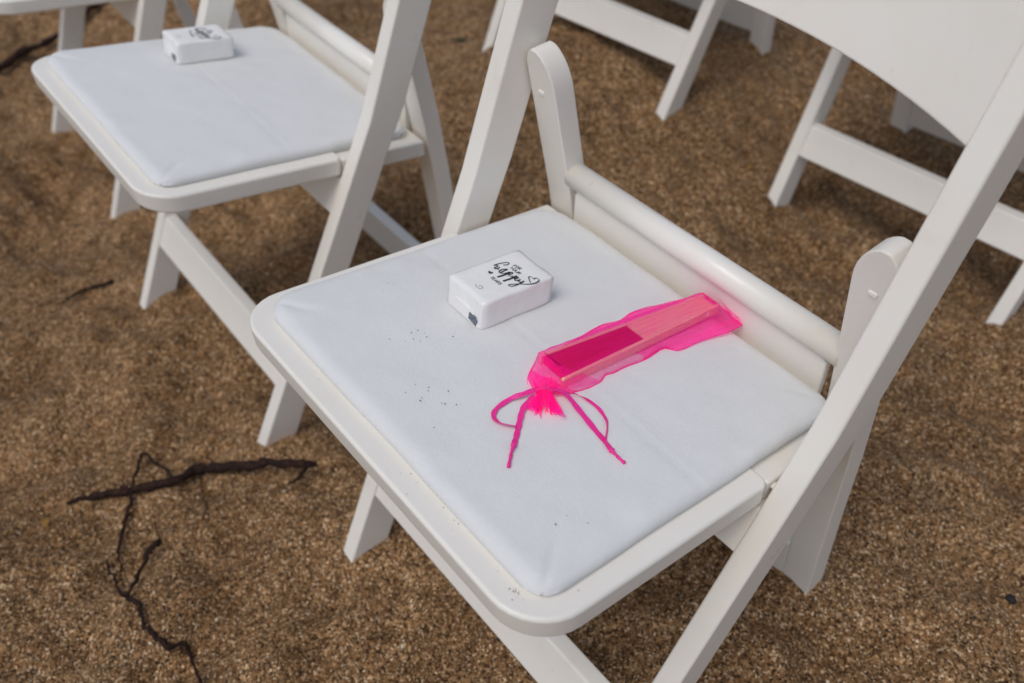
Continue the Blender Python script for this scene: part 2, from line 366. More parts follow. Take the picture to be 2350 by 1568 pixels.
# bits of bark and dark shell lying about
n_ = 420; gx = rng.uniform(-1.9, 0.6, n_); gy = rng.uniform(-0.35, 1.9, n_); gz = sand_h(gx, gy); bm = bmesh.new()
for x_, y_, z_ in zip(gx, gy, gz):
    l_ = random.uniform(.0012, .0042)
    bmesh.ops.create_icosphere(bm, subdivisions=1, radius=1.0, matrix=Matrix.Translation((x_, y_, z_ + .0006)) @ Matrix.Rotation(random.uniform(0, 6.3), 4, 'Z') @ Matrix.Rotation(random.uniform(-.4, .4), 4, 'Y') @ Matrix.Diagonal((l_, random.uniform(.0007, .0016), .0008, 1)))
db = link('beach_debris', bm, M['bark'], smooth=False)
tag(db, 'tiny dark bits of bark scattered over the sand', 'debris', kind='stuff')

# ------------------------------------------------------------------ the folding chair
def loc(p): return (p[0], p[1] - PIV.y, p[2])           # chair coordinates -> coordinates about the chair's base
def build_chair(name):
    root = bpy.data.objects.new(name, None); root.empty_display_size = 0.1; C.objects.link(root)
    def part(n, bm, bevel=0.003, seg=3, material='resin', parent=None): return link(n, bm, M[material], parent or root, bevel=bevel, seg=seg)
    wid = lambda z: float(np.interp(z, [0, .06, .14, .25, .4, .6, .78], [.054, .052, .049, .047, .046, .050, .046]))
    zs = [-0.03, 0.0, 0.06, 0.14, 0.22, 0.30, 0.38, 0.42, 0.4483, 0.48, 0.52, 0.60, 0.68, 0.75]
    for s in (-1, 1):
        front = [(uy(z), z) for z in zs]; back = [(uy(z) + wid(z), z) for z in zs]
        for t_ in (.35, .65, .85, .97):
            rr = wid(.75) / 2; z_ = .75 + rr * t_; cut = rr * (1 - math.sqrt(1 - t_ * t_)); front.append((uy(z_) + cut, z_)); back.append((uy(z_) + 2 * rr - cut, z_))
        bm = bmesh.new()
        strip_prism(bm, front, back, lambda p: loc((splay(s * XO, p[1]), p[0], p[1])), lambda p: loc((splay(s * (XO - TH), p[1]), p[0], p[1])))
        part('upright', bm, 0.0035)
    # rear legs: broad boards pivoted inside the uprights
    for s in (-1, 1):
        xo_ = lambda z: float(np.interp(z, [0, .3, .6], [.190, .196, .1985])); xi_ = lambda z: float(np.interp(z, [0, .3, .6], [.157, .161, .163]))
        zr = [-0.03, .05, .1, .2, .3, .4, .48, .515, .525]; inn = [(xi_(z), z) for z in zr]; oth = [(xo_(z), z) for z in zr]
        for t_ in (.2, .4, .6, .75, .87, .95, .99):
            z_ = .525 + .040 * t_; cx_ = xo_(z_) - .011
            inn.append((cx_ - (cx_ - xi_(.525)) * math.sqrt(1 - t_ * t_), z_)); oth.append((xo_(z_) - .010 * max(0, (t_ - .5) * 2) ** 2.2, z_))
        yf = lambda z: .397 - .1076 * z if z < .37 else .3572 - .16 * (z - .37)
        dp = lambda z: float(np.interp(z, [0, .15, .6], [.030, .024, .024]))
        bm = bmesh.new()
        strip_prism(bm, inn, oth, lambda p: loc((s * p[0], yf(p[1]), p[1])), lambda p: loc((s * p[0], yf(p[1]) + dp(p[1]), p[1])))
        leg = part('rear_leg', bm, 0.0035)
        bm = bmesh.new()
        box(bm, s * .178, s * .186, yf(.520) - .0014, yf(.520) + .004, .518, .523, loc)
        part('pivot_boss', bm, 0.0012, 2, parent=leg)
    # round rod between the rear legs
    bm = bmesh.new()
    n = 24
    pr = [(.3589 + .0130 * math.cos(2 * math.pi * k / n), .4259 + .0130 * math.sin(2 * math.pi * k / n)) for k in range(n)]
    prism(bm, pr, lambda p: loc((-.164, p[0], p[1])), lambda p: loc((.164, p[0], p[1])))
    part('rear_rod', bm, 0.0)
    # stretchers
    bm = bmesh.new(); xw = XO - TH + .003
    prism(bm, [(uy(.092) + .004, .092), (uy(.138) + .004, .138), (uy(.138) + .022, .138), (uy(.092) + .022, .092)],
          lambda p: loc((splay(-xw, p[1]), p[0], p[1])), lambda p: loc((splay(xw, p[1]), p[0], p[1])))
    part('front_stretcher', bm, 0.003)
    bm = bmesh.new()
    prism(bm, [(.3945, .030), (.3865, .104), (.4045, .104), (.4125, .030)], lambda p: loc((-.158, p[0], p[1])), lambda p: loc((.158, p[0], p[1])))
    part('rear_stretcher', bm, 0.003)
    bm = bmesh.new()
    prism(bm, [(uy(.330) + .003, .330), (uy(.372) + .003, .372), (uy(.372) + .022, .372), (uy(.330) + .022, .330)], lambda p: loc((-xw, p[0], p[1])), lambda p: loc((xw, p[0], p[1])))
    part('seat_rail', bm, 0.003)
    # seat frame: rounded front, set between the uprights, its back part a step lower
    sp = lambda p, h: loc((p[0], p[1], H + SL * p[1] + h))
    w = .1985; r = .042; yn = .234
    arc = lambda cx, cy, a0, a1, rad, k=9: [(cx + rad * math.cos(a), cy + rad * math.sin(a)) for a in np.linspace(a0, a1, k)]
    out = arc(-w + r, r, math.pi, 1.5 * math.pi, r) + arc(w - r, r, 1.5 * math.pi, 2 * math.pi, r) + [(w, yn - .006), (w - .005, yn), (-w + .005, yn), (-w, yn - .006)]
    bm = bmesh.new(); prism(bm, out, lambda p: sp(p, 0), lambda p: sp(p, -.024))
    seat = part('seat_frame', bm, 0.0045, 4)
    bm = bmesh.new(); w2 = .1965
    prism(bm, [(-w2, yn - .001), (w2, yn - .001), (w2, .3515), (-w2, .3515)], lambda p: sp(p, -.0035), lambda p: sp(p, -.026))
    part('seat_back_section', bm, 0.003, 3, parent=seat)
    for s in (-1, 1):                                   # hinge pins between seat and uprights
        bm = bmesh.new(); pr = [(.2420 + .0045 * math.cos(2 * math.pi * k / 16), H + SL * .2420 - .013 + .0045 * math.sin(2 * math.pi * k / 16)) for k in range(8)]
        prism(bm, pr, lambda p: loc((s * .192, p[0], p[1])), lambda p: loc((s * .2045, p[0], p[1])))
        part('hinge_pin', bm, 0.0, parent=seat)
    bm = bmesh.new()                                    # upturned lip along the back of the seat, under the rod
    outl = [(-.152, .362), (.152, .362), (.155, .368), (.155, .410), (.149, .4165), (-.149, .4165), (-.155, .410), (-.155, .368)]
    prism(bm, outl, lambda p: loc((p[0], .3490 + .06 * (p[1] - .366), p[1])), lambda p: loc((p[0], .3585 + .06 * (p[1] - .366), p[1])))
    part('back_lip', bm, 0.0025, 3, parent=seat)
    # padded vinyl cushion
    a, y0, y1, rc = .1815, .0205, .3430, .022
    cy, b = (y0 + y1) / 2, (y1 - y0) / 2; rc0 = rc
    us = np.linspace(-1, 1, 121); vs_ = np.linspace(-1, 1, 105)
    U, V = np.meshgrid(us, vs_)
    # finer towards the edges
    U = np.sign(U) * (1 - (1 - np.abs(U)) ** 1.25); V = np.sign(V) * (1 - (1 - np.abs(V)) ** 1.25)
    PX, PY = U * a, V * b
    rc = np.where(PY > 0, np.where(PX > 0, .020, .030), np.where(PX > 0, .023, .030))
    qx, qy = np.abs(PX) - (a - rc), np.abs(PY) - (b - rc)
    corner = (qx > 0) & (qy > 0); L_ = np.hypot(qx, qy)
    k_ = np.where(corner & (L_ > rc), rc / np.maximum(L_, 1e-9), 1.0)
    PX = np.where(corner, np.sign(PX) * ((a - rc) + qx * k_), PX); PY = np.where(corner, np.sign(PY) * ((b - rc) + qy * k_), PY)
    qx, qy = np.abs(PX) - (a - rc), np.abs(PY) - (b - rc)
    sdf = np.where((qx > 0) & (qy > 0), rc - np.hypot(np.maximum(qx, 0), np.maximum(qy, 0)), np.minimum(a - np.abs(PX), b - np.abs(PY)))
    sdf = np.maximum(sdf, 0)
    hgt = .0042 + .0086 * np.sqrt(np.clip(1 - (1 - np.clip(sdf / .013, 0, 1)) ** 2, 0, 1)) + .0032 * (1 - np.exp(-sdf / .05))
    WY = PY + cy
    hgt = hgt - .0006 * np.exp(-((WY - .178 - .0012 * vnoise(PX, WY, 12, 8)) / .0022) ** 2) + .0002 * np.exp(-((WY - .183) / .005) ** 2)
    edge = np.exp(-sdf / .028)
    hgt = hgt + edge * .0016 * vnoise(PX, WY, 34, 6) * np.clip(sdf / .006, 0, 1) + .0009 * vnoise(PX, WY, 11, 7) + .0004 * vnoise(PX * .5 + WY * .4, WY - PX * .6, 42, 10)
    # gathered corners: creases running out to each corner
    for sx in (-1, 1):
        for sy in (-1, 1):
            dx, dy = (sx * a - PX) * sx, (sy * b - PY) * sy
            rad = np.hypot(dx, dy); ang = np.arctan2(dy, dx + 1e-6)
            hgt = hgt - (.0016 if sy < 0 else .0006) * np.exp(-((rad - .030) / .020) ** 2) * np.exp(-((ang - 0.95 + .3 * (sx * sy > 0)) / .10) ** 2) * np.clip(sdf / .004, 0, 1)
    out_w = .0013 * vnoise(PX * 1.0, WY, 16, 9) * np.exp(-sdf / .006)          # slightly wavy edge
    PX = PX + np.sign(PX) * out_w * (np.abs(PX) > a - rc); WY = WY + np.sign(PY) * out_w * (np.abs(PY) > b - rc)
    ear = np.exp(-((np.abs(PX) - .176) ** 2 + (WY - .027) ** 2) / .006 ** 2) * np.exp(-sdf / .006)
    PX = PX + np.sign(PX) * .0012 * ear
    co = np.stack([PX, WY - PIV.y, H + SL * WY + hgt], -1)
    ny_, nx_ = PX.shape
    verts = co.reshape(-1, 3).tolist()
    faces = [(j * nx_ + i_, j * nx_ + i_ + 1, (j + 1) * nx_ + i_ + 1, (j + 1) * nx_ + i_) for j in range(ny_ - 1) for i_ in range(nx_ - 1)]
    ringi = [i_ for i_ in range(nx_)] + [j * nx_ + nx_ - 1 for j in range(1, ny_)] + [(ny_ - 1) * nx_ + i_ for i_ in range(nx_ - 2, -1, -1)] + [j * nx_ for j in range(ny_ - 2, 0, -1)]
    base_i = len(verts)
    for q in ringi:
        x_, y_, z_ = verts[q]; verts.append((x_ * .974, (y_ + PIV.y - cy) * .974 + cy - PIV.y, z_ - .008))
    for t_ in range(len(ringi)):
        u_ = (t_ + 1) % len(ringi); faces.append((ringi[t_], base_i + t_, base_i + u_, ringi[u_]))
    me = bpy.data.meshes.new('seat_pad'); me.from_pydata(verts, [], faces); me.update()
    bm = bmesh.new(); bm.from_mesh(me); bpy.data.meshes.remove(me); bmesh.ops.remove_doubles(bm, verts=bm.verts[:], dist=1e-6)
    link('seat_pad', bm, M['vinyl'], root)
    # curved backrest panel between the uprights
    bm = bmesh.new(); N = 22; K = 9
    grid = {}
    for side in (0, 1):
        for i_ in range(N + 1):
            x_ = -.2015 + .403 * i_ / N; u_ = 1 - (x_ / .2015) ** 2
            for k in range(K + 1):
                z_ = .644 + .0027 * u_ + (.125 + .022 * u_) * k / K
                grid[side, i_, k] = bm.verts.new(loc((x_, uy(z_) + .006 + .040 * u_ + .011 * side, z_)))
    for i_ in range(N):
        for k in range(K):
            bm.faces.new([grid[0, i_, k], grid[0, i_ + 1, k], grid[0, i_ + 1, k + 1], grid[0, i_, k + 1]])
            bm.faces.new([grid[1, i_, k], grid[1, i_, k + 1], grid[1, i_ + 1, k + 1], grid[1, i_ + 1, k]])
        for k in (0, K): bm.faces.new([grid[0, i_, k], grid[1, i_, k], grid[1, i_ + 1, k], grid[0, i_ + 1, k]])
    for k in range(K):
        for i_ in (0, N): bm.faces.new([grid[0, i_, k], grid[0, i_, k + 1], grid[1, i_, k + 1], grid[1, i_, k]])
    part('backrest', bm, 0.003, 3)
    return root
def copy_tree(o, parent=None):
    c = o.copy(); C.objects.link(c); c.parent = parent
    if parent is not None: c.matrix_parent_inverse = o.matrix_parent_inverse.copy()
    for ch in list(o.children): copy_tree(ch, c)
    return c
LABELS = dict(A='white folding chair nearest the camera, with a pink pouch on its pad',
              B='white folding chair beside the nearest one, only a tissue pack on its pad',
              C='white folding chair mostly out of view at the top left corner',
              D='white folding chair in the row behind, seen past the far post of the nearest chair',
              E='white folding chair in the row behind, directly behind the backrest of the nearest chair')
chair = build_chair('folding_chair')
roots = {}
for k in 'ABCDE':
    roots[k] = chair if k == 'A' else copy_tree(chair)
for k, o in roots.items():
    o.matrix_world = chair_matrix(k); tag(o, LABELS[k], 'chair', 'white folding chairs set out in rows on the sand')
bpy.context.view_layer.update()
MA, MB = chair_matrix('A') @ Matrix.Translation(-PIV), chair_matrix('B') @ Matrix.Translation(-PIV)
TILT = Matrix.Rotation(math.atan(SL), 4, 'X')
def on_seat(Mx, x, y, h): return Mx @ Matrix.Translation((x, y, H + SL * y + h)) @ TILT

# ------------------------------------------------------------------ tissue packs
STROKES = {  # millimetres on the top of the pack
 'h1': ([(-13.01, 14.44), (-11.69, 18.05), (-12.5, 20.57), (-14.13, 20.68), (-15.54, 17.79), (-16.77, 13.44), (-17.3, 9.55), (-17.02, 7.03)], .45),
 'h2': ([(-17.02, 7.03), (-16.32, 9.44), (-14.77, 9.74), (-13.96, 7.25), (-13.62, 4.88), (-12.17, 4.86), (-11.47, 7.59), (-12.22, 10.16)], .55),
 'a1': ([(-5.78, 13.96), (-7.93, 10.38), (-7.52, 6.76), (-6.03, 4.6), (-4.67, 5.16), (-5.35, 8.65), (-5.64, 13.85)], .55),
 'a0': ([(-11.6, 8.2), (-10.0, 6.2), (-8.4, 7.2)], .28),
 'a2': ([(-5.78, 13.96), (-5.21, 8.87), (-4.33, 5.21), (-2.3, 7.21), (-1.87, 10.15), (-1.22, 12.94)], .4),
 'p1': ([(-0.45, 13.5), (-0.25, 6.88), (-0.89, -1.1)], .85),
 'p1b': ([(0.88, 9.26), (-0.26, 12.82), (0.59, 14.58), (2.06, 12.93), (1.83, 9.15), (4.08, 8.98), (5.55, 11.42)], .5),
 'p2': ([(6.76, 14.6), (7.28, 6.72), (6.67, -0.62)], .85),
 'p2b': ([(9.15, 9.48), (8.32, 13.13), (9.07, 14.37), (10.21, 12.9), (10.23, 9.26), (12.18, 8.98), (12.98, 11.95)], .5),
 'y1': ([(12.63, 13.89), (13.93, 11.04), (15.6, 10.46), (16.66, 12.55), (16.66, 15.2)], .6),
 'y2': ([(16.85, 15.18), (17.47, 10.24), (17.81, 5.37), (17.08, 1.08), (15.09, -0.56), (13.84, 0.65), (15.15, 4.27), (18.0, 9.14), (22.13, 14.96), (23.94, 20.08),
         (23.83, 24.86), (22.28, 27.32), (20.15, 27.65), (18.46, 26.38), (19.0, 23.91)], .5),
 'y3': ([(19.0, 23.91), (16.1, 24.34), (13.88, 23.52), (14.57, 21.8), (17.79, 19.91), (21.39, 18.36)], .55),
 'hh': ([(-1.52, -22.68), (-1.23, -24.16), (0.77, -24.93), (3.9, -24.62), (5.41, -22.63), (5.4, -21.36), (3.14, -20.7), (1.27, -21.34), (1.96, -23.13)], .3)}
FONT = {'F': ([[(0, 0), (0, 1), (.6, 1)], [(0, .52), (.5, .52)]], .62), 'O': ([[(.4 + .38 * math.cos(t), .5 + .5 * math.sin(t)) for t in np.linspace(0, 6.2832, 13)]], .8),
        'R': ([[(0, 0), (0, 1), (.4, 1), (.58, .88), (.58, .64), (.4, .5), (0, .5)], [(.35, .5), (.62, 0)]], .66), 'Y': ([[(0, 1), (.35, .5), (.7, 1)], [(.35, .5), (.35, 0)]], .7),
        'U': ([[(0, 1), (0, .3), (.15, .03), (.35, 0), (.55, .03), (.68, .3), (.68, 1)]], .68), 'T': ([[(0, 1), (.7, 1)], [(.35, 1), (.35, 0)]], .7),
        'E': ([[(.6, 0), (0, 0), (0, 1), (.6, 1)], [(0, .52), (.5, .52)]], .6), 'A': ([[(0, 0), (.36, 1), (.72, 0)], [(.13, .35), (.59, .35)]], .72),
        'S': ([[(.55, .86), (.4, .98), (.18, .98), (.04, .84), (.08, .64), (.3, .52), (.52, .4), (.57, .2), (.42, .03), (.18, .02), (.02, .15)]], .6)}
def ribbon2d(bm, pts, wid, z, taper=True):
    pts = [np.array(p) for p in pts]; n = len(pts); prev = None
    for i_, p in enumerate(pts):
        d_ = pts[min(i_ + 1, n - 1)] - pts[max(i_ - 1, 0)]; d_ = d_ / (np.linalg.norm(d_) + 1e-9)
        # pen-like weight: downstrokes (along the pack's length) are heavier
        w_ = wid * (0.45 + 0.75 * abs(d_[1])) / 2 if taper else wid / 2
        nrm = np.array((-d_[1], d_[0])) * w_
        a_, b_ = bm.verts.new((*(p + nrm), z)), bm.verts.new((*(p - nrm), z))
        if prev: bm.faces.new((prev[0], a_, b_, prev[1]))
        prev = (a_, b_)
def build_pack():
    root = bpy.data.objects.new('tissue_pack', None); root.empty_display_size = .03; C.objects.link(root)
    hx, hy, hz = .0246, .0390, .0290
    # wrapped block: rounded, slightly slack film
    bm = bmesh.new(); N = 12
    bmesh.ops.create_cube(bm, size=2.0); bmesh.ops.subdivide_edges(bm, edges=bm.edges[:], cuts=N, use_grid_fill=True)
    rd = .0022
    for v in bm.verts:
        p = np.array(v.co) * np.array((hx, hy, hz / 2)); q = np.clip(p, [-hx + rd, -hy + rd, -hz / 2 + rd], [hx - rd, hy - rd, hz / 2 - rd])
        d_ = p - q; l_ = np.linalg.norm(d_)
        p = q + d_ / l_ * rd if l_ > 1e-9 else p
        endf = max(0, abs(p[1]) - (hy - .004)) / .004
        if abs(v.co.y) > .999:                             # folded ends: pushed-in triangles
            p[1] -= math.copysign(.0016 * max(0, 1 - abs(p[0]) / .016) * (0.3 + 0.7 * abs(p[2]) / (hz / 2)), p[1])
            p[1] += .0003 * math.sin(p[0] * 420 + p[2] * 200)
        if v.co.z < .999:
            p[0] += .00025 * math.sin(p[1] * 150 + p[2] * 90) * (abs(v.co.x) > .999)
        p[2] += hz / 2 + .0004
        v.co = p
    link('wrapper', bm, M['paper'], root)
    top = hz + .0007
    mm = lambda p: ((p[0] * .93 + 1.2) / 1000, (p[1] * 1.0 - 4.5) / 1000)
    for key, word in (('happy', list(STROKES)[:-1]),):
        bm = bmesh.new()
        for kk in word: ribbon2d(bm, [mm(p) for p in smooth_path(STROKES[kk][0], 5)], STROKES[kk][1] * 2.0 / 1000, top)
        link('script_lettering', bm, M['ink'], root, smooth=False)
    for word, o_, e_, u_ in (('FOR', (-7.5, 20.7), (0.3, 22.0), 3.4), ('YOUR', (-6.7, 16.4), (6.0, 17.2), 3.3), ('TEARS', (-3.9, -7.1), (9.4, -6.6), 3.2)):
        tot = sum(FONT[c][1] + .22 for c in word) - .22; sx = (e_[0] - o_[0]) / tot; x_ = 0
        for ch in word:
            bm = bmesh.new()
            for st in FONT[ch][0]:
                ribbon2d(bm, [mm((o_[0] + (x_ + p[0]) * sx, o_[1] + (e_[1] - o_[1]) * (x_ + p[0]) / tot + p[1] * u_)) for p in st], .00062, top, False)
            x_ += FONT[ch][1] + .22
            link('letter', bm, M['ink'], root, smooth=False)
    bm = bmesh.new(); ribbon2d(bm, [mm(p) for p in smooth_path(STROKES['hh'][0], 5)], .00032, top, False)
    link('outlined_heart', bm, M['ink'], root, smooth=False)
    bm = bmesh.new()
    bm.faces.new([bm.verts.new((*mm(p), top)) for p in [(-12.2, -2.9), (-12.6, -1.6), (-10.9, -1.0), (-10.0, -1.8), (-9.7, 0.0), (-8.2, 0.1), (-7.9, -3.2), (-9.9, -4.0)]])
    link('solid_heart', bm, M['ink'], root, smooth=False)
    for e_ in (-1, 1):                                   # folded film flaps at both ends
        yb = e_ * (hy - .0004); bm = bmesh.new()
        prism(bm, [(-.0215, .0022), (.0215, .0022), (.0105, .0150), (-.0105, .0150)], lambda p: (p[0], yb + e_ * (.0011 + .02 * (p[1] - .0022)), p[1]), lambda p: (p[0], yb - e_ * .0006, p[1]))
        link('end_flap', bm, M['paper'], root, bevel=.0004)
    for yy, x0_, x1_ in ((-hy - .0016, .0085, .0185), (hy + .0016, .013, .0205)):     # scrap of printed sticker on each end
        bm = bmesh.new()
        prism(bm, [(x0_, .0055), (x1_, .0035), (x1_ + .0006, .0085), (x1_ - .002, .0115), (x0_ + .0005, .0118)], lambda p: (p[0], yy, p[1]), lambda p: (p[0], yy * .97, p[1]))
        link('sticker', bm, M['sticker'], root, smooth=False)
    return root
pack = build_pack()
packB = copy_tree(pack)
pack.matrix_world = on_seat(MA, -.0693, .1868, .0150)
packB.matrix_world = on_seat(MB, -.1020, .1965, .0150) @ Matrix.Rotation(-.02, 4, 'Z')
tag(pack, 'white tissue pack printed with happy tears, beside the pink pouch', 'tissue pack', 'printed tissue packs on the chairs')
tag(packB, 'white tissue pack alone on the pad of the farther chair', 'tissue pack', 'printed tissue packs on the chairs')

# ------------------------------------------------------------------ hand fan inside the pouch
PADH = .0152
fan = bpy.data.objects.new('hand_fan', None); fan.empty_display_size = .03; C.objects.link(fan)
FANX, FANY = .0300, .1625
FT = .0095                                  # fan height
fan.matrix_world = on_seat(MA, FANX, FANY, PADH + .0012)
FLEN = .181
def fan_l(y): return -.0180 + (.0155 * y / FLEN)          # outer edge, far side
def fan_r(y): return .0160 + (.0010 * y / FLEN)           # outer edge, near side
for s in (0, 1):
    bm = bmesh.new(); ys = np.linspace(-.004 if s else 0, FLEN, 12)
    f = fan_l if s == 0 else fan_r; tk = .0030 if s == 0 else -.0030
    outl = [(f(y), y) for y in ys] + [(f(ys[-1]) + tk * .5, ys[-1] + .003)] + [(f(y) + tk, y) for y in ys[::-1]]
    prism(bm, outl, lambda p: (p[0], p[1], 0), lambda p: (p[0], p[1], FT))
    g = link('guard', bm, M['wood'], fan, bevel=.0006)
bm = bmesh.new(); NP = 13; yA, yB = .003, .090              # pleated fabric
rows = []
for y in np.linspace(yA, yB, 6):
    l, r_ = fan_l(y) + .0032, fan_r(y) - .0032
    rows.append([bm.verts.new((l + (r_ - l) * k / (2 * NP), y, FT - .0008 - (.0030 if k % 2 else 0))) for k in range(2 * NP + 1)])
for ra, rb in zip(rows, rows[1:]):
    for k in range(2 * NP): bm.faces.new((ra[k], ra[k + 1], rb[k + 1], rb[k]))
low = [[bm.verts.new((v.co.x, v.co.y, .0008)) for v in rw] for rw in (rows[0], rows[-1])]
for rw, lw in ((rows[0], low[0]), (rows[-1], low[1])):
    for k in range(2 * NP): bm.faces.new((rw[k], rw[k + 1], lw[k + 1], lw[k]))
link('pleated_fabric', bm, M['crimson'], fan, smooth=False)
NS = 11
for k in range(NS):                                           # stacked wooden sticks
    bm = bmesh.new(); outl = []
    for t0_, rev in ((0.0, False), (.95, True)):
        ys = [.0895, .14, FLEN - .002]
        row = [(fan_l(y) + .0031 + (fan_r(y) - fan_l(y) - .0062) * (k + t0_) / NS, y) for y in ys]
        outl += row[::-1] if rev else row
    dz = .00012 * math.sin(k * 2.1)
    prism(bm, outl, lambda p: (p[0], p[1], .0006), lambda p: (p[0], p[1], FT - .0008 + dz))
    link('stick', bm, M['wood'], fan, smooth=False)
bm = bmesh.new()
prism(bm, [(FLEN - .013 + .0021 * math.cos(t), FT * .5 + .0021 * math.sin(t)) for t in np.linspace(0, 5.9, 14)], lambda p: (fan_l(.17) - .0008, p[0], p[1]), lambda p: (fan_r(.17) + .0008, p[0], p[1]))
link('rivet', bm, M['metal'], fan, bevel=.0005)
tag(fan, 'closed wooden hand fan with crimson pleats inside the pink pouch', 'hand fan')

# ------------------------------------------------------------------ pink organza pouch with drawstring ribbons
bagL = [(.0356, .1363), (.0225, .1424), (.0105, .1605), (.0058, .1692), (.0067, .1939), (.0053, .2175), (.0028, .2403), (.0067, .2619), (.0042, .2831), (.0104, .3127), (.0179, .3451), (.0230, .3530)]
bagR = [(.0500, .1480), (.0545, .1595), (.0570, .1880), (.0530, .1992), (.0543, .2077), (.0543, .2183), (.0565, .2435), (.0544, .2655), (.0600, .2721), (.0640, .2780), (.0655, .3056), (.0703, .332), (.0705, .352)]
pouch = bpy.data.objects.new('organza_pouch', None); pouch.empty_display_size = .03; C.objects.link(pouch)
BX, BY = .040, .150
pouch.matrix_world = on_seat(MA, BX, BY, PADH)
def along(path, n):
    P = np.array(smooth_path(path, 5)); d_ = np.r_[0, np.cumsum(np.hypot(*np.diff(P, axis=0).T))]; t = np.linspace(0, d_[-1], n)
    return np.stack([np.interp(t, d_, P[:, 0]), np.interp(t, d_, P[:, 1])], -1)
NSEC, NC = 44, 40
Lp, Rp = along(bagL, NSEC), along(bagR, NSEC)
def fan_cover(x, y):
    """height the sheet must clear at (x, y) in seat coordinates"""
    yy = y - FANY; xx = x - FANX
    if -.004 < yy < FLEN + .003 and fan_l(yy) - .0004 < xx < fan_r(yy) + .0004: return FT + .0034
    return 0.0
def cover_soft(x, y):
    yy = min(max(y - FANY, 0), FLEN); xx = x - FANX
    dl = max(0, fan_l(yy) - xx, xx - fan_r(yy), (y - FANY) - FLEN, FANY - y)
    return max(0, (FT + .0034) * (1 - (dl / .013) ** .9)) if dl > 0 else FT + .0034
bm = bmesh.new(); rings = []
for i_ in range(NSEC):
    ring = []
    for side in (0, 1):
        for k in range(NC):
            t = k / NC if side == 0 else 1 - k / NC
            p = Lp[i_] * (1 - t) + Rp[i_] * t
            if side == 0:
                edge_t = min(t, 1 - t)
                h = max(.0008 + .0018 * math.sin(math.pi * t), cover_soft(p[0], p[1]))
                wr = float(vnoise(np.array([p[0]]), np.array([p[1] * .35]), 330, 3)[0]) * .0009 + float(vnoise(np.array([p[0]]), np.array([p[1]]), 120, 5)[0]) * .0010
                h += abs(wr) * (1 if h < FT else .35)
                if edge_t < .02: h = .0010
                neck = max(0, 1 - i_ / 6)
                h = h * (1 - neck) + neck * (.006 + .005 * math.sin(math.pi * t))
            else:
                h = .0004 + .0002 * math.sin(20 * t)
                neck = max(0, 1 - i_ / 6); h = h * (1 - neck) + neck * .004
            ring.append(bm.verts.new((p[0] - BX, p[1] - BY, h)))
    rings.append(ring)
n = len(rings[0])
for a_, b_ in zip(rings, rings[1:]):
    for k in range(n): bm.faces.new((a_[k], a_[(k + 1) % n], b_[(k + 1) % n], b_[k]))
for k in range(NC - 1):                                       # sewn far end
    bm.faces.new((rings[-1][k], rings[-1][k + 1], rings[-1][2 * NC - 2 - k], rings[-1][(2 * NC - 1 - k)]))
body = link('pouch_body', bm, M['organza'], pouch)
# folded flap of sheer cloth over the mouth end of the fan
bm = bmesh.new(); fl = [(.012, .166, FT + .0042), (.030, .160, FT + .0055), (.0545, .1890, .0035), (.0560, .1870, .0016), (.050, .150, .006), (.040, .147, .010), (.024, .146, .008)]
cv = bm.verts.new((.036 - BX, .165 - BY, FT + .0052)); rim = [bm.verts.new((p[0] - BX, p[1] - BY, p[2])) for p in fl]
for k in range(len(rim)): bm.faces.new((cv, rim[k], rim[(k + 1) % len(rim)]))
link('folded_flap', bm, M['organza'], pouch)
# hems: rolled seam along both long sides and the end
for path in (bagL, bagR, [bagL[-1], (.0292, .3534), (.0405, .3534), (.0446, .3575), (.0569, .3552), bagR[-1]]):
    bm = bmesh.new(); pp = smooth_path(path, 4)
    tube(bm, [(p[0] - BX, p[1] - BY, .0012 + .0005 * math.sin(p[1] * 260)) for p in pp], [.00038] * len(pp), 6)
    link('seam', bm, M['organza'], pouch)
# corner tab at the far end, doubled over
bm = bmesh.new(); tb = [(.0405, .3525, .010), (.0446, .3590, .010), (.0569, .3560, .007), (.0709, .3515, .003), (.0660, .3440, .0022), (.0600, .3490, .0035)]
rim = [bm.verts.new((p[0] - BX, p[1] - BY, p[2])) for p in tb]; bm.faces.new(rim)
link('folded_corner', bm, M['organza'], pouch)
# gathered neck and ruffle
NX_, NY_ = .0440, .1415
dirv = Vector((.018, -.017, 0)).normalized(); sid = Vector((dirv.y * -1, dirv.x, 0))
def ruffle(name, secs, lobes, seed, material):
    bm = bmesh.new(); rings = []; NR = 180
    for j, (s_, wv, hv, am) in enumerate(secs):
        ring = []; f_ = j / (len(secs) - 1)
        for k in range(NR):
            a = 2 * math.pi * k / NR
            w_ = 1 + am * math.sin(lobes * a + seed + .5 * f_) + am * .45 * math.sin((2 * lobes + 3) * a + 2 * seed)
            ext = f_ ** 2 * (.0028 * math.sin(3 * a + seed) + .0022 * math.sin(7 * a + 2 * seed) + .0012 * math.sin(19 * a))
            base = Vector((NX_ - BX, NY_ - BY, 0)) + dirv * (s_ + ext) + sid * (.0015 * f_ * math.sin(seed))
            ring.append(bm.verts.new(base + sid * (wv * w_ * math.cos(a)) + Vector((0, 0, max(.0004, .0052 + hv * w_ * math.sin(a))))))
        rings.append(ring)
    for a_, b_ in zip(rings, rings[1:]):
        for k in range(NR): bm.faces.new((a_[k], a_[(k + 1) % NR], b_[(k + 1) % NR], b_[k]))
    link(name, bm, M[material], pouch)
ruffle('ruffle', [(-.012, .0100, .0058, .06), (-.006, .0072, .0046, .12), (0.0, .0056, .0038, .16), (.003, .0056, .0038, .18), (.007, .0066, .0040, .22), (.012, .0082, .0044, .27), (.017, .0098, .0046, .31), (.021, .0112, .0046, .34)], 11, 0.7, 'organza')
